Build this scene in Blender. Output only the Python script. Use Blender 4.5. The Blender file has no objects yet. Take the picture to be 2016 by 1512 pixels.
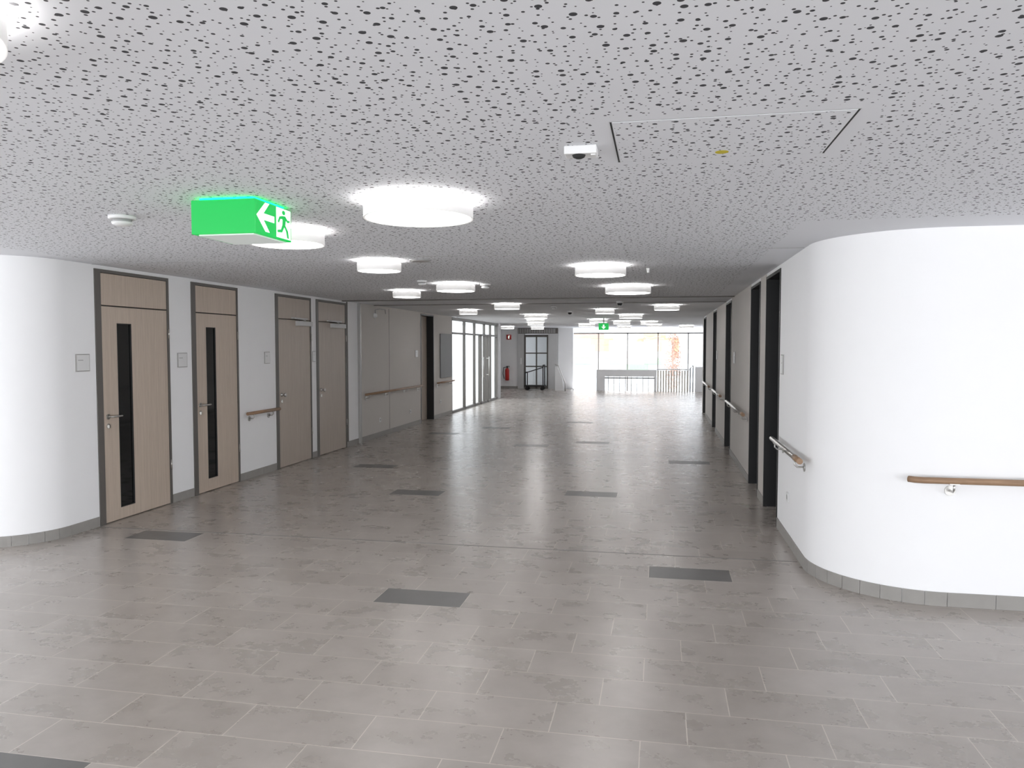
import bpy, math, random
from mathutils import Vector, Matrix
random.seed(21)
COL = bpy.context.scene.collection
try:
    bpy.context.scene.view_settings.view_transform = 'Standard'
except Exception:
    pass
H = 2.47          # ceiling height
XL = -5.21        # face of left wall
XR = 1.10         # face of right wall

# ------------------------------------------------------------------ materials
def newmat(name):
    m = bpy.data.materials.new(name); m.use_nodes = True
    nt = m.node_tree
    return m, nt, nt.nodes["Principled BSDF"]

class NB:
    def __init__(s, nt): s.nt = nt
    def node(s, t, **k):
        n = s.nt.nodes.new(t)
        for a, b in k.items(): setattr(n, a, b)
        return n
    def _set(s, sock, v):
        if hasattr(v, "is_output"): s.nt.links.new(v, sock)
        else: sock.default_value = v
    def m(s, op, a, b=0.0, c=0.0):
        n = s.node("ShaderNodeMath", operation=op)
        s._set(n.inputs[0], a); s._set(n.inputs[1], b); s._set(n.inputs[2], c)
        return n.outputs[0]
    def mix(s, f, a, b):
        n = s.node("ShaderNodeMix", data_type='RGBA')
        s._set(n.inputs[0], f); s._set(n.inputs[6], a); s._set(n.inputs[7], b)
        return n.outputs[2]
    def comb(s, x, y, z=0.0):
        n = s.node("ShaderNodeCombineXYZ")
        s._set(n.inputs[0], x); s._set(n.inputs[1], y); s._set(n.inputs[2], z)
        return n.outputs[0]
    def pos(s):
        g = s.node("ShaderNodeNewGeometry"); x = s.node("ShaderNodeSeparateXYZ")
        s.nt.links.new(g.outputs["Position"], x.inputs[0])
        return g.outputs["Position"], x.outputs[0], x.outputs[1], x.outputs[2]
    def noise(s, vec, scale, detail=2.0, rough=0.5):
        n = s.node("ShaderNodeTexNoise"); s._set(n.inputs["Vector"], vec)
        n.inputs["Scale"].default_value = scale; n.inputs["Detail"].default_value = detail
        n.inputs["Roughness"].default_value = rough
        return n.outputs[0]
    def rect(s, x, y, x0, x1, y0, y1):
        a = s.m('MULTIPLY', s.m('GREATER_THAN', x, x0), s.m('LESS_THAN', x, x1))
        b = s.m('MULTIPLY', s.m('GREATER_THAN', y, y0), s.m('LESS_THAN', y, y1))
        return s.m('MULTIPLY', a, b)

def C(r, g, b): return (r, g, b, 1.0)

def simple(name, col, rough=0.5, metal=0.0, emis=None, es=0.0, var=0.04, nscale=6.0):
    m, nt, p = newmat(name); n = NB(nt)
    P, x, y, z = n.pos()
    f = n.noise(P, nscale, 3.0)
    c2 = tuple(max(0, min(1, c * (1 - var * 2))) for c in col[:3]) + (1,)
    nt.links.new(n.mix(f, C(*col[:3]), c2), p.inputs["Base Color"])
    p.inputs["Roughness"].default_value = rough
    p.inputs["Metallic"].default_value = metal
    if emis:
        p.inputs["Emission Color"].default_value = C(*emis)
        p.inputs["Emission Strength"].default_value = es
    return m

M_wall = simple("white_wall_paint", (0.89, 0.89, 0.90), 0.75, var=0.010)
M_greige = simple("greige_and_dimmed_white_wall", (0.57, 0.54, 0.51), 0.7, var=0.015)  # own colour of the left panels, dimmed white on the right wall
M_base = simple("stone_baseboard", (0.34, 0.325, 0.305), 0.55, var=0.12, nscale=9)
M_dark = simple("dark_frame_paint", (0.125, 0.115, 0.105), 0.5)
M_black = simple("black_door_lacquer", (0.006, 0.006, 0.007), 0.45)
M_metal = simple("brushed_steel", (0.55, 0.54, 0.52), 0.3, 1.0)
M_alu = simple("anodised_grey", (0.42, 0.41, 0.40), 0.45, 0.3)
M_pillar = simple("grey_painted_metal", (0.55, 0.55, 0.55), 0.5)
M_plastic = simple("white_plastic", (0.78, 0.78, 0.78), 0.4)
M_greyplastic = simple("grey_plastic", (0.35, 0.35, 0.35), 0.45)
M_seam = simple("seam_shadow_black", (0.02, 0.02, 0.02), 0.8)
M_yellow = simple("yellow_sticker", (0.60, 0.50, 0.03), 0.6)
M_red = simple("red_enamel", (0.50, 0.02, 0.015), 0.35)
M_blackglass = simple("black_slit_glass", (0.006, 0.007, 0.008), 0.06)
M_board = simple("grey_board", (0.20, 0.20, 0.205), 0.6)
M_darktile = simple("dark_floor_tile", (0.158, 0.152, 0.146), 0.36, var=0.14, nscale=8)
M_joint = simple("floor_joint_profile", (0.18, 0.17, 0.16), 0.5)
M_beige = simple("beige_slat", (0.72, 0.68, 0.61), 0.6)
M_conc = simple("outside_paving", (0.40, 0.40, 0.41), 0.9)
M_lightbox = simple("white_translucent_panel", (0.60, 0.62, 0.61), 0.4, emis=(0.9, 1.0, 0.95), es=0.22)
M_green = simple("lit_green_panel", (0.0, 0.20, 0.04), 0.4, emis=(0.0, 0.42, 0.06), es=1.0)
M_greenglow = simple("added_green_glow", (0.0, 0.30, 0.06), 0.4, emis=(0.0, 1.0, 0.20), es=11.0)
M_pict = simple("lit_white_pictogram", (0.8, 0.85, 0.8), 0.4, emis=(0.85, 1.0, 0.9), es=0.8)
M_diff = simple("lamp_diffuser", (0.9, 0.9, 0.9), 0.5, emis=(1.0, 0.98, 0.96), es=11.0)
M_halo = simple("lamp_backlight", (0.9, 0.9, 0.9), 0.5, emis=(1.0, 0.97, 0.94), es=28.0)
M_shade = simple("lamp_shade_white", (0.66, 0.65, 0.64), 0.5, emis=(1, 0.98, 0.96), es=0.22)

def wood(name, a, b, axis='Z'):
    m, nt, p = newmat(name); n = NB(nt)
    P, x, y, z = n.pos()
    if axis == 'Z':
        v = n.comb(n.m('MULTIPLY', x, 90.0), n.m('MULTIPLY', y, 90.0), n.m('MULTIPLY', z, 1.8))
    else:
        v = n.comb(n.m('MULTIPLY', x, 4.0), n.m('MULTIPLY', y, 4.0), n.m('MULTIPLY', z, 60.0))
    f = n.noise(v, 1.0, 5.0, 0.6)
    f2 = n.noise(v, 4.0, 2.0, 0.5)
    g = n.m('ADD', n.m('MULTIPLY', f, 0.7), n.m('MULTIPLY', f2, 0.3))
    g = n.m('MULTIPLY_ADD', g, 2.2, -0.6)
    n_cl = n.node("ShaderNodeClamp"); nt.links.new(g, n_cl.inputs[0])
    nt.links.new(n.mix(n_cl.outputs[0], C(*a), C(*b)), p.inputs["Base Color"])
    p.inputs["Roughness"].default_value = 0.5
    return m
M_wood = wood("oak_veneer", (0.43, 0.350, 0.282), (0.61, 0.515, 0.430))
M_wood_dim = wood("oak_veneer_dimmed", (0.37, 0.315, 0.265), (0.51, 0.445, 0.385))  # same oak, darkened in colour for the dimmer part of the corridor
M_rail = wood("rail_wood", (0.22, 0.135, 0.08), (0.38, 0.24, 0.145), 'X')

def glassmat():
    m = bpy.data.materials.new("clear_glazing"); m.use_nodes = True
    nt = m.node_tree; nt.nodes.clear()
    o = nt.nodes.new("ShaderNodeOutputMaterial"); t = nt.nodes.new("ShaderNodeBsdfTransparent")
    g = nt.nodes.new("ShaderNodeBsdfGlossy"); g.inputs["Roughness"].default_value = 0.02
    t.inputs[0].default_value = (0.95, 0.97, 0.97, 1)
    mx = nt.nodes.new("ShaderNodeMixShader"); mx.inputs[0].default_value = 0.06
    nt.links.new(t.outputs[0], mx.inputs[1]); nt.links.new(g.outputs[0], mx.inputs[2])
    nt.links.new(mx.outputs[0], o.inputs[0])
    return m
M_glass = glassmat()

TL, TR = 0.60, 0.30      # tile length / depth
def floormat():
    m, nt, p = newmat("stone_floor_tiles"); n = NB(nt)
    P, x, y, z = n.pos()
    yy = n.m('DIVIDE', n.m('ADD', y, 0.01), TR)
    row = n.m('FLOOR', yy)
    md = n.m('FLOORED_MODULO', row, 3.0)
    off = n.m('MULTIPLY_ADD', md, TL / 3, 0.33)
    xx = n.m('DIVIDE', n.m('SUBTRACT', x, off), TL)
    col = n.m('FLOOR', xx)
    fx = n.m('FRACT', xx); fy = n.m('FRACT', yy)
    ex = n.m('MULTIPLY', n.m('MINIMUM', fx, n.m('SUBTRACT', 1.0, fx)), TL)
    ey = n.m('MULTIPLY', n.m('MINIMUM', fy, n.m('SUBTRACT', 1.0, fy)), TR)
    e = n.m('MINIMUM', ex, ey)
    grout = n.m('LESS_THAN', e, 0.0023)
    wn = n.node("ShaderNodeTexWhiteNoise", noise_dimensions='2D')
    nt.links.new(n.comb(col, row), wn.inputs["Vector"])
    rnd = wn.outputs["Value"]
    sh = n.comb(n.m('ADD', x, n.m('MULTIPLY', rnd, 9.0)), n.m('ADD', n.m('MULTIPLY', y, 1.2), n.m('MULTIPLY', rnd, 5.0)), rnd)
    c1 = n.noise(sh, 4.2, 5.0, 0.6); c2 = n.noise(sh, 22.0, 3.0, 0.6)
    v = n.m('ADD', n.m('MULTIPLY', c1, 1.35), n.m('MULTIPLY', c2, 0.25))
    v = n.m('ADD', v, n.m('MULTIPLY', rnd, 0.32))
    v = n.m('SUBTRACT', v, 0.46)
    cl = n.node("ShaderNodeClamp"); nt.links.new(v, cl.inputs[0])
    base = n.mix(cl.outputs[0], C(0.285, 0.253, 0.226), C(0.415, 0.378, 0.348))
    full = n.mix(grout, base, C(0.57, 0.52, 0.465))
    nt.links.new(full, p.inputs["Base Color"])
    nt.links.new(n.m('MULTIPLY_ADD', c1, 0.08, 0.24), p.inputs["Roughness"])
    bp = n.node("ShaderNodeBump"); bp.inputs["Strength"].default_value = 0.08; bp.inputs["Distance"].default_value = 0.002
    nt.links.new(n.m('SUBTRACT', n.m('MULTIPLY', c2, 0.12), grout), bp.inputs["Height"])
    nt.links.new(bp.outputs[0], p.inputs["Normal"])
    p.inputs["Specular IOR Level"].default_value = 0.8
    return m
M_floor = floormat()

def ceilmat():
    m, nt, p = newmat("perforated_ceiling_board"); n = NB(nt)
    P, x, y, z = n.pos()
    def layer(scale, r0, r1, ox):
        vo = n.node("ShaderNodeTexVoronoi", voronoi_dimensions='2D', feature='F1')
        vo.inputs["Scale"].default_value = scale; vo.inputs["Randomness"].default_value = 0.82
        nt.links.new(n.comb(n.m('ADD', x, ox), n.m('ADD', y, ox * 0.7)), vo.inputs["Vector"])
        sp = n.node("ShaderNodeSeparateColor"); nt.links.new(vo.outputs["Color"], sp.inputs[0])
        r = n.m('MULTIPLY_ADD', sp.outputs[0], (r1 - r0) * scale, r0 * scale)
        return n.m('LESS_THAN', vo.outputs["Distance"], r)
    h = n.m('MAXIMUM', layer(15.5, 0.0046, 0.0102, 0.0), layer(28.0, 0.0020, 0.0050, 3.7))
    ok = n.rect(x, y, -5.0, 0.85, -6.0, 12.0)
    ok = n.m('MAXIMUM', ok, n.rect(x, y, 0.8, 9.0, -6.0, 5.0))
    ok = n.m('MAXIMUM', ok, n.rect(x, y, -12.0, -4.9, -6.0, 5.0))
    inner = n.rect(x, y, -0.165, 0.617, 2.70, 3.26)
    outer = n.rect(x, y, -0.235, 0.69, 2.64, 3.33)
    ring = n.m('SUBTRACT', outer, inner)
    ok = n.m('MULTIPLY', ok, n.m('SUBTRACT', 1.0, ring))
    h = n.m('MULTIPLY', h, ok)
    f = n.noise(P, 0.7, 2.0)
    base = n.mix(f, C(0.76, 0.77, 0.80), C(0.71, 0.72, 0.75))
    nt.links.new(n.mix(h, base, C(0.045, 0.045, 0.05)), p.inputs["Base Color"])
    p.inputs["Roughness"].default_value = 0.85
    return m
M_ceil = ceilmat()

# ------------------------------------------------------------------ mesh builder
class MB:
    def __init__(s): s.v = []; s.f = []; s.mi = []; s.sm = []
    def quad(s, pts, mi=0, sm=False):
        b = len(s.v); s.v += [Vector(p) for p in pts]; s.f.append(tuple(range(b, b + len(pts)))); s.mi.append(mi); s.sm.append(sm)
    def box(s, x0, x1, y0, y1, z0, z1, mi=0):
        if x0 > x1: x0, x1 = x1, x0
        if y0 > y1: y0, y1 = y1, y0
        if z0 > z1: z0, z1 = z1, z0
        b = len(s.v)
        s.v += [Vector(p) for p in ((x0,y0,z0),(x1,y0,z0),(x1,y1,z0),(x0,y1,z0),(x0,y0,z1),(x1,y0,z1),(x1,y1,z1),(x0,y1,z1))]
        for f in ((0,3,2,1),(4,5,6,7),(0,1,5,4),(1,2,6,5),(2,3,7,6),(3,0,4,7)):
            s.f.append(tuple(b + i for i in f)); s.mi.append(mi); s.sm.append(False)
        return s
    def lathe(s, c, prof, axis='Z', seg=48, mi=0, sm=True, cap=True):
        c = Vector(c)
        ax = {'X': (Vector((0,1,0)), Vector((0,0,1)), Vector((1,0,0))),
              'Y': (Vector((0,0,1)), Vector((1,0,0)), Vector((0,1,0))),
              'Z': (Vector((1,0,0)), Vector((0,1,0)), Vector((0,0,1)))}[axis]
        rings = []
        for r, h in prof:
            b = len(s.v)
            for i in range(seg):
                t = 2 * math.pi * i / seg
                s.v.append(c + ax[0] * r * math.cos(t) + ax[1] * r * math.sin(t) + ax[2] * h)
            rings.append(b)
        for a, b in zip(rings, rings[1:]):
            for i in range(seg):
                j = (i + 1) % seg
                s.f.append((a + i, a + j, b + j, b + i)); s.mi.append(mi); s.sm.append(sm)
        if cap:
            s.f.append(tuple(rings[0] + i for i in reversed(range(seg)))); s.mi.append(mi); s.sm.append(False)
            s.f.append(tuple(rings[-1] + i for i in range(seg))); s.mi.append(mi); s.sm.append(False)
        return s
    def tube(s, pts, r, seg=14, mi=0):
        pts = [Vector(p) for p in pts]
        up = None; rings = []
        for k, p in enumerate(pts):
            if k == 0: d = pts[1] - p
            elif k == len(pts) - 1: d = p - pts[k - 1]
            else: d = (pts[k + 1] - p).normalized() + (p - pts[k - 1]).normalized()
            d.normalize()
            if up is None:
                up = Vector((0, 0, 1)) if abs(d.z) < 0.9 else Vector((1, 0, 0))
            u = (up - d * up.dot(d)).normalized(); w = d.cross(u); up = u
            b = len(s.v)
            for i in range(seg):
                t = 2 * math.pi * i / seg
                s.v.append(p + (u * math.cos(t) + w * math.sin(t)) * r)
            rings.append(b)
        for a, b in zip(rings, rings[1:]):
            for i in range(seg):
                j = (i + 1) % seg
                s.f.append((a + i, a + j, b + j, b + i)); s.mi.append(mi); s.sm.append(True)
        s.f.append(tuple(rings[0] + i for i in reversed(range(seg)))); s.mi.append(mi); s.sm.append(False)
        s.f.append(tuple(rings[-1] + i for i in range(seg))); s.mi.append(mi); s.sm.append(False)
        return s
    def strip(s, outer, inner, z0, z1, mi=0, smooth=True):
        n = len(outer)
        b = len(s.v)
        for p in outer: s.v += [Vector((p[0], p[1], z0)), Vector((p[0], p[1], z1))]
        for i in range(n - 1):
            s.f.append((b + 2*i, b + 2*i + 2, b + 2*i + 3, b + 2*i + 1)); s.mi.append(mi); s.sm.append(smooth)
        b = len(s.v)
        for p in inner: s.v += [Vector((p[0], p[1], z0)), Vector((p[0], p[1], z1))]
        for i in range(n - 1):
            s.f.append((b + 2*i, b + 2*i + 1, b + 2*i + 3, b + 2*i + 2)); s.mi.append(mi); s.sm.append(smooth)
        for i in range(n - 1):
            for z in (z0, z1):
                s.quad([(outer[i][0], outer[i][1], z), (outer[i+1][0], outer[i+1][1], z), (inner[i+1][0], inner[i+1][1], z), (inner[i][0], inner[i][1], z)], mi)
        for k in (0, -1):
            s.quad([(outer[k][0], outer[k][1], z0), (outer[k][0], outer[k][1], z1), (inner[k][0], inner[k][1], z1), (inner[k][0], inner[k][1], z0)], mi)
        return s
    def prism(s, pts, d, mi=0):
        d = Vector(d); P = [Vector(p) for p in pts]; Q = [p + d for p in P]; n = len(P)
        s.quad(P, mi); s.quad(list(reversed(Q)), mi)
        for i in range(n):
            j = (i + 1) % n
            s.quad([P[j], P[i], Q[i], Q[j]], mi)
        return s
    def build(s, name, mats, parent=None, label=None, category=None, kind=None, group=None, bevel=0.0):
        xs = [v.x for v in s.v]; ys = [v.y for v in s.v]; zs = [v.z for v in s.v]
        o = Vector(((min(xs) + max(xs)) / 2, (min(ys) + max(ys)) / 2, min(zs)))
        me = bpy.data.meshes.new(name)
        me.from_pydata([tuple(v - o) for v in s.v], [], s.f)
        if not isinstance(mats, (list, tuple)): mats = [mats]
        for m in mats: me.materials.append(m)
        for i, p in enumerate(me.polygons):
            p.material_index = s.mi[i]; p.use_smooth = s.sm[i]
        me.update()
        ob = bpy.data.objects.new(name, me); COL.objects.link(ob)
        ob.location = o
        if bevel:
            b = ob.modifiers.new("bevel", 'BEVEL'); b.width = bevel; b.segments = 2; b.limit_method = 'ANGLE'
        if parent is not None:
            ob.parent = parent; ob.location = o - parent.location
        tag(ob, label, category, kind, group)
        return ob
def tag(ob, label=None, category=None, kind=None, group=None):
    if label: ob["label"] = label
    if category: ob["category"] = category
    if kind: ob["kind"] = kind
    if group: ob["group"] = group
def empty(name, loc, label, category, kind=None, group=None):
    e = bpy.data.objects.new(name, None); e.empty_display_size = 0.1
    e.location = loc; COL.objects.link(e); tag(e, label, category, kind, group); return e

def arc(cx, cy, r, a0, a1, n):
    return [(cx + r * math.cos(math.radians(a0 + (a1 - a0) * i / n)), cy + r * math.sin(math.radians(a0 + (a1 - a0) * i / n))) for i in range(n + 1)]

RC = 0.55; YC = 5.99        # left rounded corner
RR = 0.76; YR = 6.18        # right rounded corner
YF = YR - RR                # right front wall face
XW0, XW1, YB = -8.6, 9.4, -3.4     # foyer extents
# ------------------------------------------------------------------ floor
f = MB()
f.box(XW0, XW1, YB, 24.8, -0.3, 0)
f.box(-8.2, 2.5, 24.8, 30.0, -0.3, 0)
f.box(-8.2, -3.46, 30.0, 32.8, -0.3, 0)
def dark(row, k):
    md = row % 3; x0 = 0.33 + md * TL / 3 + k * TL; y0 = -0.01 + row * TR
    f.box(x0 + .002, x0 + TL - .002, y0 + .002, y0 + TR - .002, -0.001, 0.0006, 1)
for row, k in ((16, -4), (19, -1), (20, -9), (28, -6), (29, -3), (34, -8), (38, -1), (43, -5), (45, -3), (48, -8), (8, -6), (52, -7), (57, -4)):
    dark(row, k)
f.build("floor", [M_floor, M_darktile], kind="structure", label="grey-brown stone tile floor in staggered bond with dark accent tiles", category="floor")
MB().box(XL + .02, XR - .02, 6.325, 6.34, 0.0, 0.0012).build("trim_1", M_joint, kind="structure", label="thin metal expansion joint strip in the tiled floor", category="trim")

# ------------------------------------------------------------------ ceiling
c = MB()
c.box(XW0, XW1, YB, 18.9, H, H + 0.2)
c.box(XL, XW1, 18.9, 24.5, H, H + 0.2)
c.box(-8.2, XW1, 24.5, 33.0, H, H + 0.2)
c.box(-5.2, XW1, 41.3, 42.2, H, H + 0.2)  # ceiling left open before this strip, added to let daylight into the far end
c.build("ceiling", M_ceil, kind="structure", label="white perforated acoustic plasterboard ceiling", category="ceiling")
w = MB()
for y in (33.0, 35.0, 37.0, 39.0, 41.2): w.box(-5.2, 2.5, y, y + .08, H, H + .15)
for x in (-5.2, -2.7, -.2, 2.4): w.box(x, x + .08, 33.0, 41.3, H, H + .15)
w.build("added_roof_opening", M_wall, kind="structure", label="white bars across an added roof opening that brightens the atrium", category="window")
MB().box(XL + .01, XR - .01, 6.325, 6.337, H - 0.002, H).build("trim_2", M_greyplastic, kind="structure", label="thin expansion joint line across the ceiling", category="trim")
MB().box(XL + .01, XR - .01, 12.05, 12.11, H - 0.015, H).build("trim_3", M_dark, kind="structure", label="dark shadow gap profile across the ceiling", category="trim")
MB().box(XL + .01, XR - .01, 13.5, 13.54, H - 0.01, H).build("trim_4", M_dark, kind="structure", label="second dark shadow gap profile across the ceiling", category="trim")

# ------------------------------------------------------------------ walls
LD = [(6.36, 7.46), (7.87, 8.84), (9.80, 10.90), (11.08, 12.22), (16.35, 17.34)]
RD = [(7.55, 8.53), (9.03, 9.93), (12.58, 13.6), (15.85, 16.8), (19.4, 20.4)]
w = MB()
outer = [(XL, LD[0][0]), (XL, 6.2)] + arc(XL - RC, YC, RC, 0, -90, 28) + [(XW0, YC - RC)]
inner = [(XL - .25, LD[0][0]), (XL - .25, 6.2)] + arc(XL - RC, YC, RC - .25, 0, -90, 28) + [(XW0, YC - RC + .25)]
w.strip(outer, inner, 0, H)
for i, (a, b) in enumerate(LD):
    w.box(XL - .25, XL, a, b, 2.435, H, 0 if i < 4 else 1)
seg = [(LD[0][1], LD[1][0], 0), (LD[1][1], LD[2][0], 0), (LD[2][1], LD[3][0], 0), (LD[3][1], 12.78, 0), (12.78, LD[4][0], 1), (LD[4][1], 18.95, 1)]
for a, b, mi in seg: w.box(XL - .25, XL, a, b, 0, H, mi)
w.build("wall_left", [M_wall, M_greige], kind="structure", label="white corridor wall with rounded corner and greige section", category="wall")

w = MB()
outer = [(XR, RD[0][0]), (XR, 6.3)] + arc(XR + RR, YR, RR, 180, 270, 36) + [(XW1, YF)]
inner = [(XR + .3, RD[0][0]), (XR + .3, 6.3)] + arc(XR + RR, YR, RR - .3, 180, 270, 36) + [(XW1, YF + .3)]
w.strip(outer, inner, 0, H)
for i, (a, b) in enumerate(RD):
    w.box(XR, XR + .3, a, b, 2.435, H, 0)
for (a, b), (a2, b2) in zip(RD, RD[1:]): w.box(XR, XR + .3, b, a2, 0, H, 1)  # white wall coloured greige between doors to imitate the dim light there
w.box(XR, XR + .3, RD[-1][1], 20.9, 0, H, 1)
w.build("wall_right", [M_wall, M_greige], kind="structure", label="white corridor wall with rounded corner and recessed dark doors", category="wall")

MB().box(2.3, 2.5, 20.6, 42.2, -3.5, H).build("wall_atrium_right", M_wall, kind="structure", label="white side wall of the glazed atrium", category="wall")
MB().box(XR + .3, 2.3, 20.6, 20.9, 0, H).build("wall_return", M_wall, kind="structure", label="short white return wall", category="wall")
w = MB(); w.box(-8.2, -5.72, 31.0, 31.2, 0, H); w.box(-4.07, -3.46, 31.0, 31.2, -3.5, H)
w.build("wall_far", M_wall, kind="structure", label="white end wall beside the lift", category="wall")
w = MB(); w.box(-3.86, -3.66, 31.2, 32.6, -3.5, H); w.box(-8.2, -3.66, 32.6, 32.8, -3.5, H); w.box(-5.2, -5.0, 32.8, 42.2, -3.5, H)
w.build("wall_atrium_left", M_wall, kind="structure", label="white side wall of the glazed atrium", category="wall")
MB().box(-8.2, -8.0, 24.6, 31.0, 0, H).build("wall_hall_left", M_wall, kind="structure", label="white side wall of the hall", category="wall")
MB().box(-8.0, XL - .12, 24.62, 24.8, 0, H).build("wall_hall_front", M_wall, kind="structure", label="white wall turning off beyond the glazing", category="wall")
MB().box(-8.6, -8.4, 5.7, 18.9, 0, H).build("wall_outer_left", M_wall, kind="structure", label="outer wall of the side rooms", category="wall")
MB().box(-8.4, XL - .25, 18.72, 18.92, 0, H).build("wall_court", M_wall, kind="structure", label="wall of side room facing the courtyard", category="wall")
MB().box(XW1 - .2, XW1, 5.73, 20.6, 0, H).build("wall_outer_right", M_wall, kind="structure", label="outer wall of the side rooms", category="wall")

# foyer window bands
w = MB(); w.box(XW0, XW1, YB, YB + .15, 0, 0.1)
for x in (XW0, -6, -3, 0, 3, 6, XW1 - .1): w.box(x, x + .1, YB, YB + .15, 0.1, H)
w.build("window_1", M_wall, kind="structure", label="white framed window band of the foyer", category="window")
w = MB(); w.box(XW1 - .15, XW1, YB + .15, YF, 0, 0.08)
for y in (-1, 2): w.box(XW1 - .15, XW1, y, y + .1, 0.08, H)
w.build("window_2", M_wall, kind="structure", label="tall white framed foyer windows", category="window")
w = MB(); w.box(XW0, XW0 + .15, YB + .15, YC - RC, 0, 0.08)
for y in (-1, 2): w.box(XW0, XW0 + .15, y, y + .1, 0.08, H)
w.build("window_3", M_wall, kind="structure", label="tall white framed foyer windows", category="window")

# baseboards
BH = 0.092
t = 0.008
def bb_arc(w, cx, cy, R, a0, a1, n):
    for i in range(n):
        A0 = a0 + (a1 - a0) * i / n; A1 = a0 + (a1 - a0) * (i + 1) / n; g = (A1 - A0) * 0.012
        o = arc(cx, cy, R + t, A0 + g, A1 - g, 4); n_ = arc(cx, cy, R, A0 + g, A1 - g, 4)
        w.strip(o, n_, 0, BH, smooth=False)
def bb_line(w, X0, X1, a, b):
    y = a
    while y < b - 1e-4:
        e = min(y + .58, b); w.box(X0, X1, y + .001, e - .002, 0, BH); y = e
w = MB()
bb_arc(w, XL - RC, YC, RC, 0, -90, 7)
x = XL - RC
while x > -8.3:
    w.box(max(x - .288, -8.44), x - .002, YC - RC - t, YC - RC, 0, BH); x -= .29
bb_line(w, XL, XL + t, YC, LD[0][0] - .01)
for a, b, mi in seg: bb_line(w, XL, XL + t, a + .005, b - .005)
w.build("baseboard_left", M_base, kind="structure", label="grey stone tile baseboard", category="baseboard")
w = MB()
bb_arc(w, XR + RR, YR, RR, 180, 270, 9)
x = XR + RR
while x < 8.9:
    w.box(x + .002, min(x + .288, 9.24), YF - t, YF, 0, BH); x += .29
bb_line(w, XR - t, XR, YR, RD[0][0] - .01)
for (a, b), (a2, b2) in zip(RD, RD[1:]): bb_line(w, XR - t, XR, b + .01, a2 - .01)
w.build("baseboard_right", M_base, kind="structure", label="grey stone tile baseboard", category="baseboard")
w = MB(); w.box(-8.0, -5.73, 30.988, 31.0, 0, BH)
w.build("baseboard_far", M_base, kind="structure", label="grey stone baseboard of the end wall", category="baseboard")

MB().box(XL, XL + .012, 12.25, 12.29, 0.09, H - .01).build("trim_5", M_dark, kind="structure", label="dark vertical expansion profile on the wall", category="trim")
MB().box(XL, XL + .05, 12.74, 12.79, 0, H - .01).build("trim_6", M_alu, kind="structure", label="grey vertical corner profile on the wall", category="trim")
MB().box(XL, XL + .003, 14.33, 14.342, 0.1, H - .03).build("trim_7", M_dark, kind="structure", label="fine vertical wall panel seam", category="trim")

# ------------------------------------------------------------------ left doors
def lever(par, X, yp, z, d=1, length=0.13):
    h = MB()
    h.lathe((X, yp, z), [(0.026, 0), (0.026, 0.008)], 'X', 24)
    h.tube([(X, yp, z), (X + .045, yp, z), (X + .055, yp + d * .012, z), (X + .055, yp + d * length, z)], 0.0095)
    h.build("handle", M_metal, par, label="steel lever handle")
    k = MB(); k.lathe((X, yp, z - .09), [(0.024, 0), (0.024, 0.008)], 'X', 20)
    k.box(X + .007, X + .02, yp - .006, yp + .006, z - .11, z - .08)
    k.build("lock", M_metal, par, label="round steel key rosette")

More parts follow.
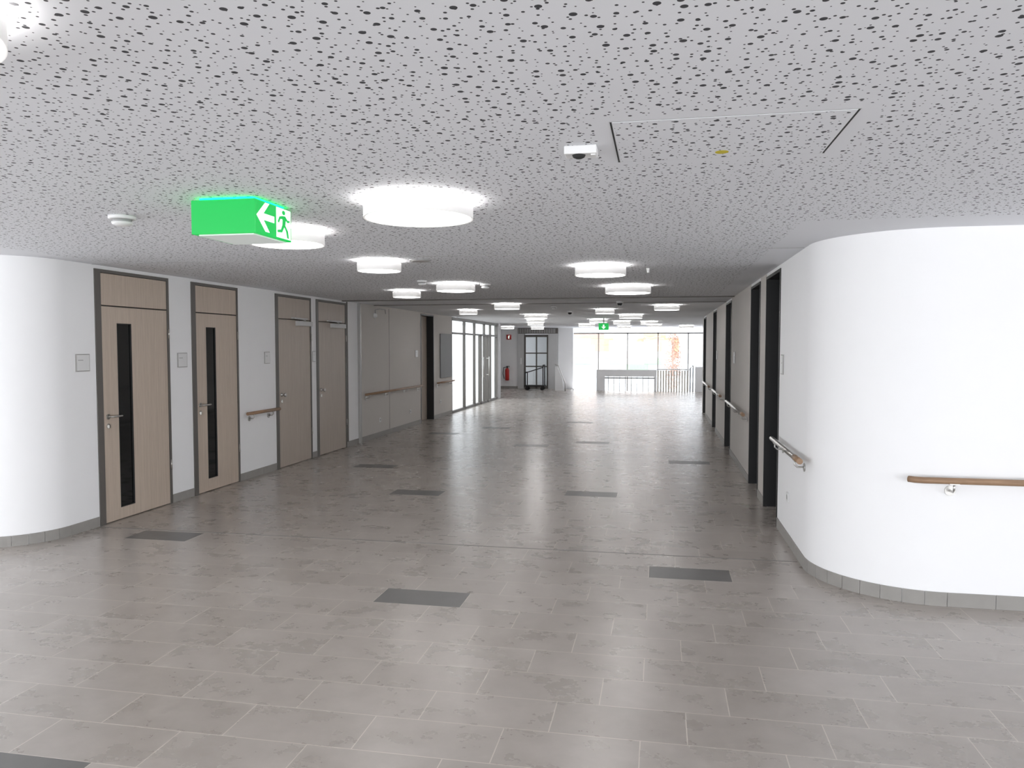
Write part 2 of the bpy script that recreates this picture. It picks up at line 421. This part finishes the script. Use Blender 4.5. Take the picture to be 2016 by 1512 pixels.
def left_door(n, y0, y1, slit=None, closer=None, knob=False, label="", wm=None):
    wm = wm or M_wood
    e = empty("door_%d" % n, (XL, (y0 + y1) / 2, 0), label, "door", "structure")
    fr = MB(); X0, X1 = XL - .16, XL + .012
    fr.box(X0, X1, y0, y0 + .075, 0, 2.435); fr.box(X0, X1, y1 - .03, y1, 0, 2.435)
    fr.box(X0, X1, y0 + .075, y1 - .03, 2.405, 2.435)
    fr.box(X0, X0 + .06, y0 + .075, y1 - .03, 0, 2.405)
    fr.build("frame", M_dark, e, label="dark brown-grey door frame")
    a, b = y0 + .08, y1 - .035
    leaf = MB()
    lx0, lx1 = XL - .04, XL + .004
    if slit:
        s0, s1, z0, z1 = slit
        leaf.box(lx0, lx1, a, s0, .008, 2.087); leaf.box(lx0, lx1, s1, b, .008, 2.087)
        leaf.box(lx0, lx1, s0, s1, .008, z0); leaf.box(lx0, lx1, s0, s1, z1, 2.087)
    else:
        leaf.box(lx0, lx1, a, b, .008, 2.087)
    leaf.build("leaf", wm, e, label="oak veneer door leaf")
    MB().box(lx0, lx1, a, b, 2.10, 2.40).build("transom_panel", wm, e, label="oak veneer panel above the leaf")
    if slit:
        MB().box(lx0 + .012, lx1 - .012, s0, s1, z0, z1).build("vision_glass", M_blackglass, e, label="tall narrow dark glass slit")
        g = MB()
        for (p, q, r_, s_) in ((s0, s0 + .008, z0, z1), (s1 - .008, s1, z0, z1), (s0, s1, z0, z0 + .008), (s0, s1, z1 - .008, z1)):
            g.box(lx1 - .012, lx1 + .001, p, q, r_, s_)
        g.build("glass_bead", M_seam, e, label="black glazing bead")
    if knob:
        h = MB(); h.lathe((lx1, a + .07, 1.03), [(0.026, 0), (0.026, .008), (.012, .012), (.012, .04), (.026, .05), (.028, .065), (.018, .075)], 'X', 24)
        h.build("knob", M_metal, e, label="round steel door knob")
        k = MB(); k.lathe((lx1, a + .07, .94), [(0.024, 0), (0.024, .01)], 'X', 20); k.box(lx1 + .009, lx1 + .02, a + .064, a + .076, .92, .95)
        k.build("lock", M_metal, e, label="round steel key rosette")
    else:
        lever(e, lx1, a + .06, 1.03)
    for z in (1.84, 0.43):
        h = MB(); h.lathe((XL + .02, b + .012, z - .05), [(0.008, 0), (0.008, .1)], 'Z', 12)
        h.build("hinge", M_metal, e, label="steel door hinge")
    if closer:
        cl = MB(); cl.box(lx1, lx1 + .06, closer[0] + .1, closer[1], 2.01, 2.075)
        cl.tube([(lx1 + .04, closer[0] + .35, 2.085), (lx1 + .1, closer[0] + .12, 2.10), (lx1 + .03, closer[0], 2.115)], .008)
        cl.box(lx1, lx1 + .03, closer[0] - .03, closer[1] - .1, 2.105, 2.125)
        cl.build("door_closer", M_pillar, e, label="silver-grey overhead door closer")
left_door(1, *LD[0], slit=(6.65, 6.86, .12, 1.93), label="oak door with tall narrow glass slit, nearest the rounded corner")
left_door(2, *LD[1], slit=(8.15, 8.345, .15, 1.93), label="narrower oak door with tall glass slit beside wooden handrail")
left_door(3, *LD[2], closer=(10.3, 10.84), knob=True, label="plain oak door with overhead closer and knob", wm=M_wood_dim)
left_door(4, *LD[3], closer=(11.5, 12.1), knob=True, label="plain oak door with overhead closer beside the wall profile", wm=M_wood_dim)

def recessed(n, y0, y1, X, s, leafmat, label):
    e = empty("door_%d" % n, (X, (y0 + y1) / 2, 0), label, "door", "structure")
    fr = MB(); a, b = X - s * .008, X + s * .29 if s > 0 else X - .24
    fr.box(a, b, y0, y0 + .03, 0, 2.435); fr.box(a, b, y1 - .03, y1, 0, 2.435); fr.box(a, b, y0 + .03, y1 - .03, 2.405, 2.435)
    fr.build("frame", M_black, e, label="black door reveal lining")
    d = .25 if s > 0 else .2
    MB().box(X + s * (d - .04), X + s * d, y0 + .03, y1 - .03, .008, 2.405).build("leaf", leafmat, e, label="recessed door leaf")
    h = MB(); Xh = X + s * (d - .04); z = 1.03; yp = y0 + .1
    h.lathe((Xh if s < 0 else Xh - .008, yp, z), [(0.026, 0), (0.026, .008)], 'X', 20)
    h.tube([(Xh, yp, z), (Xh - s * .045, yp, z), (Xh - s * .05, yp + .015, z), (Xh - s * .05, yp + .13, z)], .009)
    h.build("handle", M_metal, e, label="steel lever handle")
recessed(5, *LD[4], XL, -1, M_wood_dim, "recessed oak door with black reveal beside a grey board")
for i, (a, b) in enumerate(RD):
    recessed(6 + i, a, b, XR, 1, M_black, "recessed black door in white wall" if i == 0 else "recessed black door in dimmed white wall")

# ------------------------------------------------------------------ handrails
def handrail(pts, normal, brackets, label, railmat=None, endcap=None, z=0.85, group="corridor handrails"):
    e = empty("handrail", (pts[0][0], pts[0][1], z), label, "handrail", group=group)
    MB().tube([(p[0], p[1], z) for p in pts], .021, 18).build("rail", railmat or M_rail, e, label="round rail")
    if endcap:
        MB().tube([(p[0], p[1], z) for p in endcap], .0225, 18).build("rail_end", M_rail, e, label="brown wooden rail end")
    for (bx, by) in brackets:
        nx, ny = normal; L = .075
        h = MB()
        h.tube([(bx, by, z - .018), (bx, by, z - .055), (bx + nx * .02, by + ny * .02, z - .075), (bx + nx * (L - .004), by + ny * (L - .004), z - .075)], .007)
        if nx: h.lathe((bx + nx * L - (.008 if nx > 0 else 0), by, z - .075), [(.033, 0), (.033, .008)], 'X', 24)
        else: h.lathe((bx, by + ny * L - .008, z - .075), [(.033, 0), (.033, .008)], 'Y', 24)
        h.box(bx - .012, bx + .012, by - .03, by + .03, z - .024, z - .016) if nx else h.box(bx - .03, bx + .03, by - .012, by + .012, z - .024, z - .016)
        h.build("bracket", M_metal, e, label="steel handrail bracket")
xl = XL + .075; xr = XR - .075
def Lrail(a, b, brs, label): handrail([(xl, a), (xl, b)], (-1, 0), [(xl, y) for y in brs], label)
Lrail(8.92, 9.76, (9.08, 9.58), "short brown wooden handrail between two oak doors")
Lrail(12.92, 16.25, (13.1, 14.1, 15.2, 16.1), "long brown wooden handrail on greige wall")
Lrail(17.42, 18.9, (17.6, 18.7), "wooden handrail below grey board")
def Rrail(a, b, brs, label):
    handrail([(xr, a), (xr, b)], (1, 0), [(xr, y) for y in brs], label, railmat=M_metal, endcap=[(xr, a - .01), (xr, a + .22)])
Rrail(5.99, 7.46, (6.2, 7.25), "steel handrail with brown wooden end beside rounded corner")
Rrail(9.98, 12.5, (10.2, 11.3, 12.3), "steel handrail between two recessed black doors")
Rrail(13.7, 15.75, (13.9, 15.5), "steel handrail on dimmed white wall further along")
Rrail(16.9, 19.3, (17.1, 19.1), "steel handrail at the far part of the wall")
yf = YF - .075
handrail([(1.60, yf + .04), (1.63, yf + .012), (1.68, yf), (4.2, yf)], (0, 1), [(1.86, yf), (2.8, yf), (3.9, yf)], "light brown wooden handrail on white rounded-corner front wall", z=.84)

# ------------------------------------------------------------------ wall plates
def plate(y0, y1, z0, z1, X, s, label):
    e = MB(); e.box(X, X + s * .012, y0, y1, z0, z1)
    o = e.build("door_sign", M_alu, label=label, category="sign", group="room signs beside doors", bevel=.002)
    q = MB(); q.box(X + s * .010, X + s * .0135, y0 + .008, y1 - .008, z0 + .008, z1 - .008)
    q.build("insert", M_plastic, o, label="white paper insert")
    q = MB(); q.box(X + s * .013, X + s * .0142, y0 + .02, y0 + .085 * (y1 - y0) / .17, z0 + .10, z0 + .106)
    q.build("printed_line", M_greyplastic, o, label="small grey print line")
for y0, y1, lab in ((6.1, 6.27, "square white room sign beside slit-glass oak door"), (7.6, 7.77, "square white room sign between two oak doors"), (9.49, 9.63, "square white room sign above short handrail"), (10.94, 11.04, "small white room sign between plain oak doors"), (15.95, 16.12, "white room sign beside recessed oak door")):
    plate(y0, y1, 1.475, 1.635, XL, 1, lab)
for y0, y1 in ((7.3, 7.42), (11.9, 12.05), (15.5, 15.65)):
    plate(y0, y1, 1.45, 1.63, XR, -1, "small white room sign beside recessed black door")
def socket(y, z, X, s, label="white wall socket low on greige wall"):
    o = MB().box(X, X + s * .01, y - .04, y + .04, z - .04, z + .04).build("wall_socket", M_plastic, label=label, category="socket", group="wall sockets", bevel=.003)
    q = MB(); q.lathe((X + (s * .0095 if s > 0 else s * .0115), y, z), [(.022, 0), (.022, .002)], 'X', 20); q.build("socket_opening", M_greyplastic, o, label="grey recessed socket opening")
socket(13.8, .32, XL, 1); socket(15.6, .33, XL, 1); socket(17.9, .38, XL, 1)
socket(6.95, .40, XR, -1, "white wall socket beside recessed black door")
MB().box(XL + .0005, XL + .03, 17.85, 18.88, .95, 2.02).build("notice_board", M_board, label="flat grey notice board on greige wall", category="board", bevel=.004)
o = MB().lathe((XL, 13.55, 2.28), [(.05, 0), (.05, .02), (.03, .05)], 'X', 24).build("wall_detector", M_plastic, label="small white wall detector with cable loop", category="detector")
MB().tube([(XL + .02, 13.55, 2.30), (XL + .04, 13.5, 2.38), (XL + .05, 13.7, 2.41), (XL + .05, 14.0, 2.41), (XL + .02, 14.1, 2.34)], .008).build("cable", M_greyplastic, o, label="thin grey cable")

# ------------------------------------------------------------------ ceiling lamps
lamps = [(-1.675, 1.34, .575), (-1.255, 3.917, .575), (-2.423, 4.742, .48), (-2.467, 6.55, .39), (-3.39, 10.04, .38), (-2.44, 9.06, .47), (-.561, 7.33, .48),
         (-.406, 9.81, .57), (-3.89, 15.44, .38), (-2.69, 13.49, .46), (-2.89, 17.98, .55), (-3.37, 20.9, .5), (.11, 14.4, .46), (-1.11, 15.7, .39), (-.69, 18.4, .55),
         (-1.68, 21.27, .5), (-1.12, 22.9, .5), (-.33, 23.3, .5), (-3.8, 23.6, .5), (-2.4, 25.6, .55), (-.2, 26.4, .5), (-5.6, 28.2, .5), (-1.3, 28.3, .5), (.9, 28.0, .5), (-4.6, 29.0, .5)]  # the two lamps just before the stair parapet are added to brighten it
for lx, ly, d in lamps:
    R = d / 2
    size = "large" if d > .52 else ("medium" if d > .42 else "small")
    e = empty("ceiling_lamp", (lx, ly, H), size + " round white drum ceiling lamp with lit diffuser", "lamp", group="round ceiling lamps")
    MB().lathe((lx, ly, H - .098), [(R, 0), (R, .073), (R - .006, .075), (R - .012, .073), (R - .012, .002), (R, 0)], 'Z', 72, cap=False).build("lamp_shade", M_shade, e, label="white drum ring")
    MB().lathe((lx, ly, H - .096), [(R - .010, 0), (R - .010, .004)], 'Z', 72).build("diffuser", M_diff, e, label="glowing white diffuser disc")
    MB().lathe((lx, ly, H - .05), [(R * .82, 0), (R * .82, .045), (R * .6, .05)], 'Z', 48).build("backlight", M_halo, e, label="glowing ring against the ceiling")

# ------------------------------------------------------------------ exit signs
def exit_sign(x0, x1, y0, y1, z0, z1, label):
    e = empty("exit_sign", ((x0 + x1) / 2, (y0 + y1) / 2, z1), label, "sign", group="escape route signs")
    MB().box(x0, x1, y0, y1, z0, z1 - .014).build("sign_body", M_green, e, bevel=.002, label="glowing green sign faces")
    MB().box(x0 + .03, x1 - .03, y0 + .03, y1 - .03, z1 - .014, z1).build("halo_glow_plate", M_greenglow, e, label="added glowing plate that casts the green ceiling halo")  # added emitter in the gap, throws the sign's green halo on the ceiling
    b = MB(); b.box(x0 + .03, x1 - .02, y0 + .02, y1 - .02, z0 - .006, z0)
    b.build("bottom_panel", M_lightbox, e, label="white translucent underside")
    W = y1 - y0; Hh = z1 - z0
    def P(u, v, off=.0008):
        return (x1 + off, y0 + u * W, z0 + v * Hh)
    D = (.0012, 0, 0)
    a = MB()
    a.prism([P(.03, .50), P(.26, .90), P(.37, .90), P(.21, .59), P(.50, .59), P(.50, .41), P(.21, .41), P(.37, .10), P(.26, .10)], D)
    a.build("arrow", M_pict, e, label="white arrow")
    a = MB(); a.prism([P(.56, .05), P(.97, .05), P(.97, .90), P(.56, .90)], D)
    a.build("doorway_symbol", M_pict, e, label="white doorway rectangle")
    m = MB(); D2 = (.001, 0, 0)
    def Q(u, v): return P(.56 + .41 * u, .05 + .86 * v, .0022)
    m.prism([Q(.50 + .11 * math.cos(t * math.pi / 6), .86 + .075 * math.sin(t * math.pi / 6)) for t in range(12)], D2)
    m.prism([Q(.36, .74), Q(.62, .76), Q(.66, .66), Q(.60, .42), Q(.40, .40), Q(.42, .60)], D2)
    m.prism([Q(.38, .74), Q(.20, .70), Q(.08, .52), Q(.16, .48), Q(.26, .62), Q(.42, .64)], D2)
    m.prism([Q(.60, .76), Q(.78, .64), Q(.92, .66), Q(.92, .59), Q(.76, .56), Q(.60, .66)], D2)
    m.prism([Q(.40, .44), Q(.30, .28), Q(.06, .24), Q(.06, .16), Q(.38, .19), Q(.54, .40)], D2)
    m.prism([Q(.50, .42), Q(.66, .26), Q(.74, .04), Q(.86, .04), Q(.80, .28), Q(.62, .44)], D2)
    m.build("running_person_symbol", M_green, e, label="green running figure")
exit_sign(-2.39, -2.03, 3.63, 4.02, 2.282, H, "green box-shaped escape route sign with arrow and running figure")
def exit_sign_far(xc, y, z0, z1, label):
    e = empty("exit_sign", (xc, y, H), label, "sign", group="escape route signs")
    MB().box(xc - .13, xc + .13, y, y + .05, z0, z1).build("sign_body", M_green, e, label="glowing green sign face")
    MB().box(xc - .02, xc + .02, y + .01, y + .04, z1, H).build("hanger", M_plastic, e, label="white hanger")
    a = MB(); zz = (z0 + z1) / 2
    a.prism([(xc - .02, y - .001, z1 - .03), (xc + .02, y - .001, z1 - .03), (xc + .02, y - .001, zz), (xc + .06, y - .001, zz), (xc, y - .001, z0 + .02), (xc - .06, y - .001, zz), (xc - .02, y - .001, zz)], (0, -.001, 0))
    a.build("arrow", M_pict, e, label="white arrow")
exit_sign_far(-1.45, 20.1, 2.14, 2.31, "small hanging green escape route sign with down arrow")

# ------------------------------------------------------------------ ceiling devices
def smoke(x, y, r, label):
    o = MB().lathe((x, y, H), [(r, 0), (r, -.018), (r * .82, -.022)], 'Z', 40).build("smoke_detector", M_plastic, label=label, category="detector", group="ceiling smoke detectors")
    MB().lathe((x, y, H - .022), [(r * .7, 0), (r * .7, -.014), (r * .62, -.016)], 'Z', 36).build("sensor_slot", M_greyplastic, o, label="dark sensor slots")
    MB().lathe((x, y, H - .036), [(r * .78, 0), (r * .72, -.014), (r * .35, -.024)], 'Z', 36).build("sensor_cap", M_plastic, o)
smoke(-3.117, 4.05, .075, "round white smoke detector beside green exit sign")
smoke(-2.72, 8.6, .055, "small white smoke detector on ceiling")
smoke(-2.11, 9.23, .065, "small white smoke detector near round lamp")
smoke(-2.0, 14.6, .06, "small white smoke detector past the ceiling joint")
o = MB().box(-.37, -.245, 2.97, 3.05, H - .032, H).build("motion_detector", M_plastic, label="small rectangular white motion sensor with dark lens", category="sensor", bevel=.004)
MB().lathe((-.315, 2.998, H - .032), [(.026, 0), (.022, -.008), (.012, -.013)], 'Z', 28).build("lens", M_seam, o, label="dark round lens")
MB().box(-.268, -.25, 2.985, 3.035, H - .036, H - .03).build("side_cap", M_plastic, o)
o = MB().lathe((-2.10, 6.59, H), [(.10, 0), (.10, -.006), (.09, -.010)], 'Z', 40).build("ceiling_speaker", M_greyplastic, label="flat round grey ceiling speaker", category="speaker")
MB().lathe((-2.10, 6.59, H - .010), [(.082, 0), (.08, -.004)], 'Z', 40).build("speaker_grille", M_alu, o, label="grey grille")
o = MB().lathe((-.124, 7.7, H), [(.02, 0), (.02, -.01), (.012, -.04), (.02, -.045)], 'Z', 20).build("ceiling_sprinkler", M_plastic, label="tiny white sprinkler head on ceiling", category="sprinkler")
def domecam(x, y, label):
    o = MB().lathe((x, y, H), [(.06, 0), (.06, -.03), (.05, -.04)], 'Z', 28).build("ceiling_camera", M_plastic, label=label, category="camera", group="dome cameras")
    MB().lathe((x, y, H - .04), [(.045, 0), (.04, -.025), (.02, -.042)], 'Z', 24).build("dome", M_blackglass, o, label="black glass dome")
domecam(-.67, 13.0, "small dome camera past ceiling joint"); domecam(-1.89, 16.3, "small dome camera further along the ceiling")
e = empty("ceiling_access_panel", (.226, 2.98, H), "flush perforated ceiling access panel with yellow sticker", "access panel")
MB().box(-.170, .622, 2.694, 3.266, H - .003, H - .0002).build("panel", M_ceil, e, label="perforated panel")
MB().box(-.178, -.1725, 2.69, 3.27, H - .002, H - .0001).build("seam", M_seam, e, label="dark seam")
MB().box(.6245, .630, 2.69, 3.27, H - .002, H - .0001).build("seam", M_seam, e, label="dark seam")
MB().box(-.180, .632, 3.268, 3.271, H - .002, H - .0001).build("seam", M_greyplastic, e, label="fine grey seam")
MB().box(-.180, .632, 2.688, 2.691, H - .002, H - .0001).build("seam", M_greyplastic, e, label="fine grey seam")
MB().lathe((.231, 3.17, H - .003), [(.026, 0), (.026, -.001)], 'Z', 28).build("sticker", M_yellow, e, label="round yellow sticker")

# ------------------------------------------------------------------ glazing on the left (courtyard)
w = MB(); X0, X1 = XL - .08, XL - .01
ys = [18.97, 20.34, 21.5, 22.75, 23.6, 24.54]
for y in ys: w.box(X0, X1, y, y + .06, 0, H)
w.box(X0, X1, 18.97, 24.6, 0, .06); w.box(X0, X1, 18.97, 24.6, 2.38, H); w.box(X0, X1, 18.97, 24.6, 2.03, 2.08)
w.box(X0 - .01, X1 + .02, 22.2, 22.28, 0, 2.05); w.box(X0 - .01, X1 + .02, 23.15, 23.25, 0, 2.05)
wf = w.build("window_4", M_dark, kind="structure", label="dark framed glass wall with doors to courtyard", category="window")
MB().box(X0 + .03, X0 + .04, 19.0, 24.58, .06, 2.38).build("glass_pane", M_glass, wf, label="clear glass")
for yh in (22.35, 23.08):
    h = MB(); h.tube([(XL + .05, yh, .8), (XL + .05, yh, 1.4)], .014)
    h.tube([(XL - .03, yh, .85), (XL + .05, yh, .85)], .01); h.tube([(XL - .03, yh, 1.35), (XL + .05, yh, 1.35)], .01)
    h.build("handle", M_metal, wf, label="vertical steel pull handle")
MB().box(XL - .1, XL + .02, 24.66, 24.95, 0, H).build("trim_8", M_pillar, kind="structure", label="grey corner post at the end of the glazing", category="trim")

# ------------------------------------------------------------------ far: lift shaft
e = empty("lift_enclosure", (-4.9, 31.0, 0), "glazed lift enclosure with grey pillars and ventilation grille", "lift")
MB().box(-5.71, -5.47, 30.9, 31.3, 0, 2.24).build("pillar", M_pillar, e, label="grey metal side pillar")
MB().box(-4.46, -4.08, 30.9, 31.3, 0, 2.24).build("pillar", M_pillar, e, label="grey metal side pillar")
w = MB(); w.box(-5.71, -4.08, 30.92, 31.3, 2.24, H - .005)
x = -5.68
while x < -4.14: w.box(x, x + .03, 30.90, 30.93, 2.26, H - .03, 1); x += .07
w.build("grille", [M_dark, M_pillar], e, label="dark slatted ventilation grille")
w = MB()
for a, b in ((-5.47, -5.40), (-4.98, -4.93), (-4.53, -4.46)): w.box(a, b, 30.98, 31.04, 0, 2.2)
for a, b in ((0, .12), (.88, .93), (1.42, 1.47), (2.1, 2.2)): w.box(-5.40, -4.53, 30.98, 31.04, a, b)
w.build("door_frame", M_dark, e, label="dark metal door frame")
MB().box(-5.40, -4.53, 31.005, 31.015, .12, 2.1).build("glass_pane", M_glass, e, label="clear glass")
MB().box(-5.60, -5.55, 30.885, 30.9, 1.0, 1.25).build("call_panel", M_plastic, e, label="small lift call panel")
e = empty("trolley", (-4.85, 30.0, 0), "dark metal transport trolley on castors by the lift", "trolley")
w = MB(); w.box(-5.25, -4.45, 29.75, 30.25, .14, .19); w.build("deck", M_seam, e, label="dark deck")
w = MB()
for y in (29.78, 30.22):
    w.tube([(-4.5, y, .16), (-4.5, y, .98)], .022); w.tube([(-5.2, y, .16), (-5.2, y, .7)], .022)
w.tube([(-4.5, 29.78, .98), (-4.5, 30.22, .98)], .022); w.tube([(-5.2, 29.78, .7), (-5.2, 30.22, .7)], .02)
w.tube([(-5.2, 29.78, .68), (-4.5, 29.78, .9)], .018)
w.build("frame", M_seam, e, label="tubular frame")
for x in (-5.15, -4.55):
    for y in (29.82, 30.18):
        w = MB().lathe((x, y - .02, .065), [(.065, 0), (.065, .04)], 'Y', 20); w.box(x - .03, x + .03, y - .03, y + .03, .1, .14)
        w.build("castor", M_seam, e, label="black castor")
e = empty("fire_extinguisher", (-6.15, 30.9, .3), "red fire extinguisher mounted on white wall", "fire extinguisher")
MB().lathe((-6.15, 30.88, .33), [(.06, 0), (.085, .02), (.085, .42), (.06, .48), (.03, .51)], 'Z', 28).build("cylinder", M_red, e, label="red cylinder")
w = MB(); w.lathe((-6.15, 30.88, .84), [(.025, 0), (.025, .06)], 'Z', 16); w.box(-6.18, -6.05, 30.865, 30.895, .9, .92); w.box(-6.18, -6.06, 30.865, 30.895, .87, .88)
w.build("valve", M_seam, e, label="black valve and lever")
MB().tube([(-6.17, 30.88, .88), (-6.3, 30.86, .85), (-6.32, 30.84, .6), (-6.27, 30.84, .4)], .014).build("hose", M_seam, e, label="black hose")
MB().box(-6.22, -6.08, 30.96, 31.0, .45, .75).build("wall_bracket", M_metal, e)
o = MB().box(-6.2, -6.0, 30.985, 31.0, 2.0, 2.2).build("extinguisher_sign", M_red, label="small square red fire extinguisher sign", category="sign")
w = MB(); w.box(-6.13, -6.08, 30.982, 30.986, 2.04, 2.14); w.box(-6.12, -6.05, 30.982, 30.986, 2.14, 2.16); w.build("pictogram", M_pict, o, label="white pictogram")

# far balustrades
e = empty("stair_parapet", (-1.27, 30.0, 0), "white stairwell parapet with dark bar infill", "balustrade")
w = MB(); w.box(-2.42, -2.1, 29.88, 30.0, 0, .82); w.box(-2.1, -.13, 29.88, 30.0, .56, .82); w.box(-.2, -.13, 29.88, 30.0, 0, .56)
w.build("parapet", M_wall, e, label="white parapet")
w = MB()
x = -1.98
while x < -.22: w.box(x, x + .018, 29.93, 29.948, 0, .56); x += .22
w.box(-2.1, -.2, 29.925, 29.955, .48, .52)
w.build("bars", M_dark, e, label="thin dark bars")
e = empty("slat_balustrade", (.46, 29.95, 0), "beige slatted balustrade with steel top rail", "balustrade")
w = MB(); x = -.1
while x < 1.05: w.box(x, x + .05, 29.9, 29.94, 0, .80); x += .10
w.build("slats", M_beige, e, label="beige vertical slats")
MB().tube([(-.12, 29.92, .84), (1.1, 29.92, .84)], .02).build("top_rail", M_metal, e, label="steel top rail")
e = empty("newel_post", (1.35, 29.9, 0), "white end post with slim steel stair rail", "balustrade")
MB().box(1.3, 1.62, 29.7, 30.0, 0, .95).build("post", M_wall, e, label="white boxed post")
MB().tube([(1.12, 29.8, 0), (1.12, 29.8, .9), (1.22, 29.8, 1.0), (1.22, 29.8, 0)], .018).build("rail", M_dark, e, label="slim steel rail loop")
e = empty("stair_side_rail", (-3.8, 29.6, 0), "white stair side panel with dark rail beside lift", "balustrade")
MB().prism([(-4.0, 29.6, 0), (-3.66, 29.6, 0), (-3.72, 29.6, .5), (-3.92, 29.6, .95), (-4.0, 29.6, .95)], (0, .08, 0)).build("panel", M_wall, e, label="white side panel")
MB().tube([(-4.0, 29.58, 1.02), (-3.88, 29.58, .98), (-3.6, 29.58, .3), (-3.6, 29.58, 0)], .02).build("rail", M_metal, e, label="dark steel rail")

# far window wall
w = MB()
for x in (-4.98, -3.33, -1.77, -.15, 1.43, 2.22): w.box(x, x + .06, 42.0, 42.1, -3.5, H)
w.box(-4.98, 2.3, 42.0, 42.1, 2.40, H); w.box(-4.98, 2.3, 42.0, 42.1, -1.0, -.92)
wf = w.build("window_5", M_dark, kind="structure", label="floor to ceiling glazing with slim dark mullions", category="window")
MB().box(-4.98, 2.3, 42.04, 42.05, -3.5, 2.4).build("glass_pane", M_glass, wf, label="clear glass")
MB().box(-4.98, 2.3, 30.3, 42.2, -3.6, -3.5).build("floor_lower", M_wall, kind="structure", label="pale lower level floor of the atrium", category="floor")

# ------------------------------------------------------------------ outside
MB().box(-60, 60, 42.3, 140, -3.8, -3.6).build("ground_outside", M_conc, kind="structure", label="pale paved ground outside", category="ground")
MB().box(-60, XL - .3, 19.0, 24.5, -.3, -.05).build("ground_courtyard", M_conc, kind="structure", label="pale paved courtyard", category="ground")
pal = {"orange": (.64, .38, .22), "amber": (.66, .52, .32), "red": (.58, .30, .22), "cream": (.66, .65, .63), "grey": (.50, .51, .54), "lilac": (.54, .48, .49), "green": (.32, .50, .31), "white": (.74, .76, .78), "brown": (.48, .36, .31)}
names = list(pal); fm = [simple("facade_" + k, pal[k], .7) for k in names]
w = MB(); z = -3.65; r = 0
while z < 6:
    h_ = .5
    if z < -1.0: ch = ["white", "white", "grey", "cream"]
    elif z < 0.0: ch = ["white", "grey", "cream", "green"]
    elif z < .7: ch = ["green", "green", "cream", "green", "white"]
    elif z < 1.2: ch = ["lilac", "brown", "cream", "red", "white"]
    else: ch = ["orange", "amber", "cream", "red", "orange", "white", "white", "orange"]
    x = -12 + (r % 2) * .7; last = None
    while x < 1.3:
        ww = random.choice((.9, 1.3, 1.7)); k = random.choice([q for q in ch if q != last] or ch); last = k
        w.box(x + .01, min(x + ww, 1.4), 60, 60.3, z + .01, z + h_, names.index(k)); x += ww
    z += h_; r += 1
w.box(-12, 1.4, 60.2, 70, -3.6, 6, names.index("white"))
w.build("office_building", fm, label="building facade with orange, yellow, red and green panels", category="building")
w = MB(); w.box(2.0, 14, 75, 85, -3.6, 5, 0)
for k in range(6):
    for j in range(5): w.box(2.4 + k * 1.6, 3.5 + k * 1.6, 74.93, 75, -2.6 + j * 1.4, -1.7 + j * 1.4, 1)
w.build("apartment_building", [fm[names.index("white")], fm[names.index("grey")]], label="pale grey apartment building with rows of windows", category="building")
w = MB(); w.box(-30, -29, 10, 60, -.3, 3.2, 0)
for k in range(14): w.box(-29.0, -28.95, 12 + k * 3, 14 + k * 3, .6, 2.2, 1)
w.build("courtyard_building", [fm[names.index("white")], fm[names.index("grey")]], label="pale low building across the courtyard", category="building")
e = empty("tree", (.86, 54, -3.6), "slim autumn tree with pinkish brown leaves", "tree")
MB().tube([(.86, 54, -3.6), (.88, 54, -1), (.84, 54, 1.5), (.86, 54, 2.6)], .07).build("trunk", fm[names.index("brown")], e, label="brown trunk")
w = MB()
for i in range(1400):
    t_ = random.random(); zz = -1.2 + 4.2 * t_; rr = .62 * (math.sin(math.pi * min(1, t_ * .85 + .12)) ** .7) * math.sqrt(random.random()); a = random.random() * 6.283
    p = Vector((.86 + rr * math.cos(a), 54 + rr * math.sin(a), zz)); s = .05
    u = Vector((random.uniform(-1, 1), random.uniform(-1, 1), random.uniform(-1, 1))).normalized(); v = u.cross(Vector((random.random(), random.random(), random.random()))).normalized()
    w.quad([p - u * s, p - v * s, p + u * s, p + v * s])
w.build("foliage", simple("autumn_leaves", (.50, .30, .23), .8), e, kind="stuff", label="pinkish brown leaves")

# ------------------------------------------------------------------ world + camera
W = bpy.data.worlds.new("sky"); bpy.context.scene.world = W; W.use_nodes = True
bg = W.node_tree.nodes["Background"]; bg.inputs[0].default_value = (0.94, 0.965, 1.0, 1); bg.inputs[1].default_value = 4.9

cam = bpy.data.cameras.new("camera"); co = bpy.data.objects.new("camera", cam); COL.objects.link(co)
cam.sensor_fit = 'HORIZONTAL'; cam.sensor_width = 36; cam.lens = 36 * 1514 / 2016
co.location = (0, 0, 1.7); co.rotation_euler = (math.radians(90 - 2.76), 0, math.radians(10.904))
cam.clip_end = 400
bpy.context.scene.camera = co
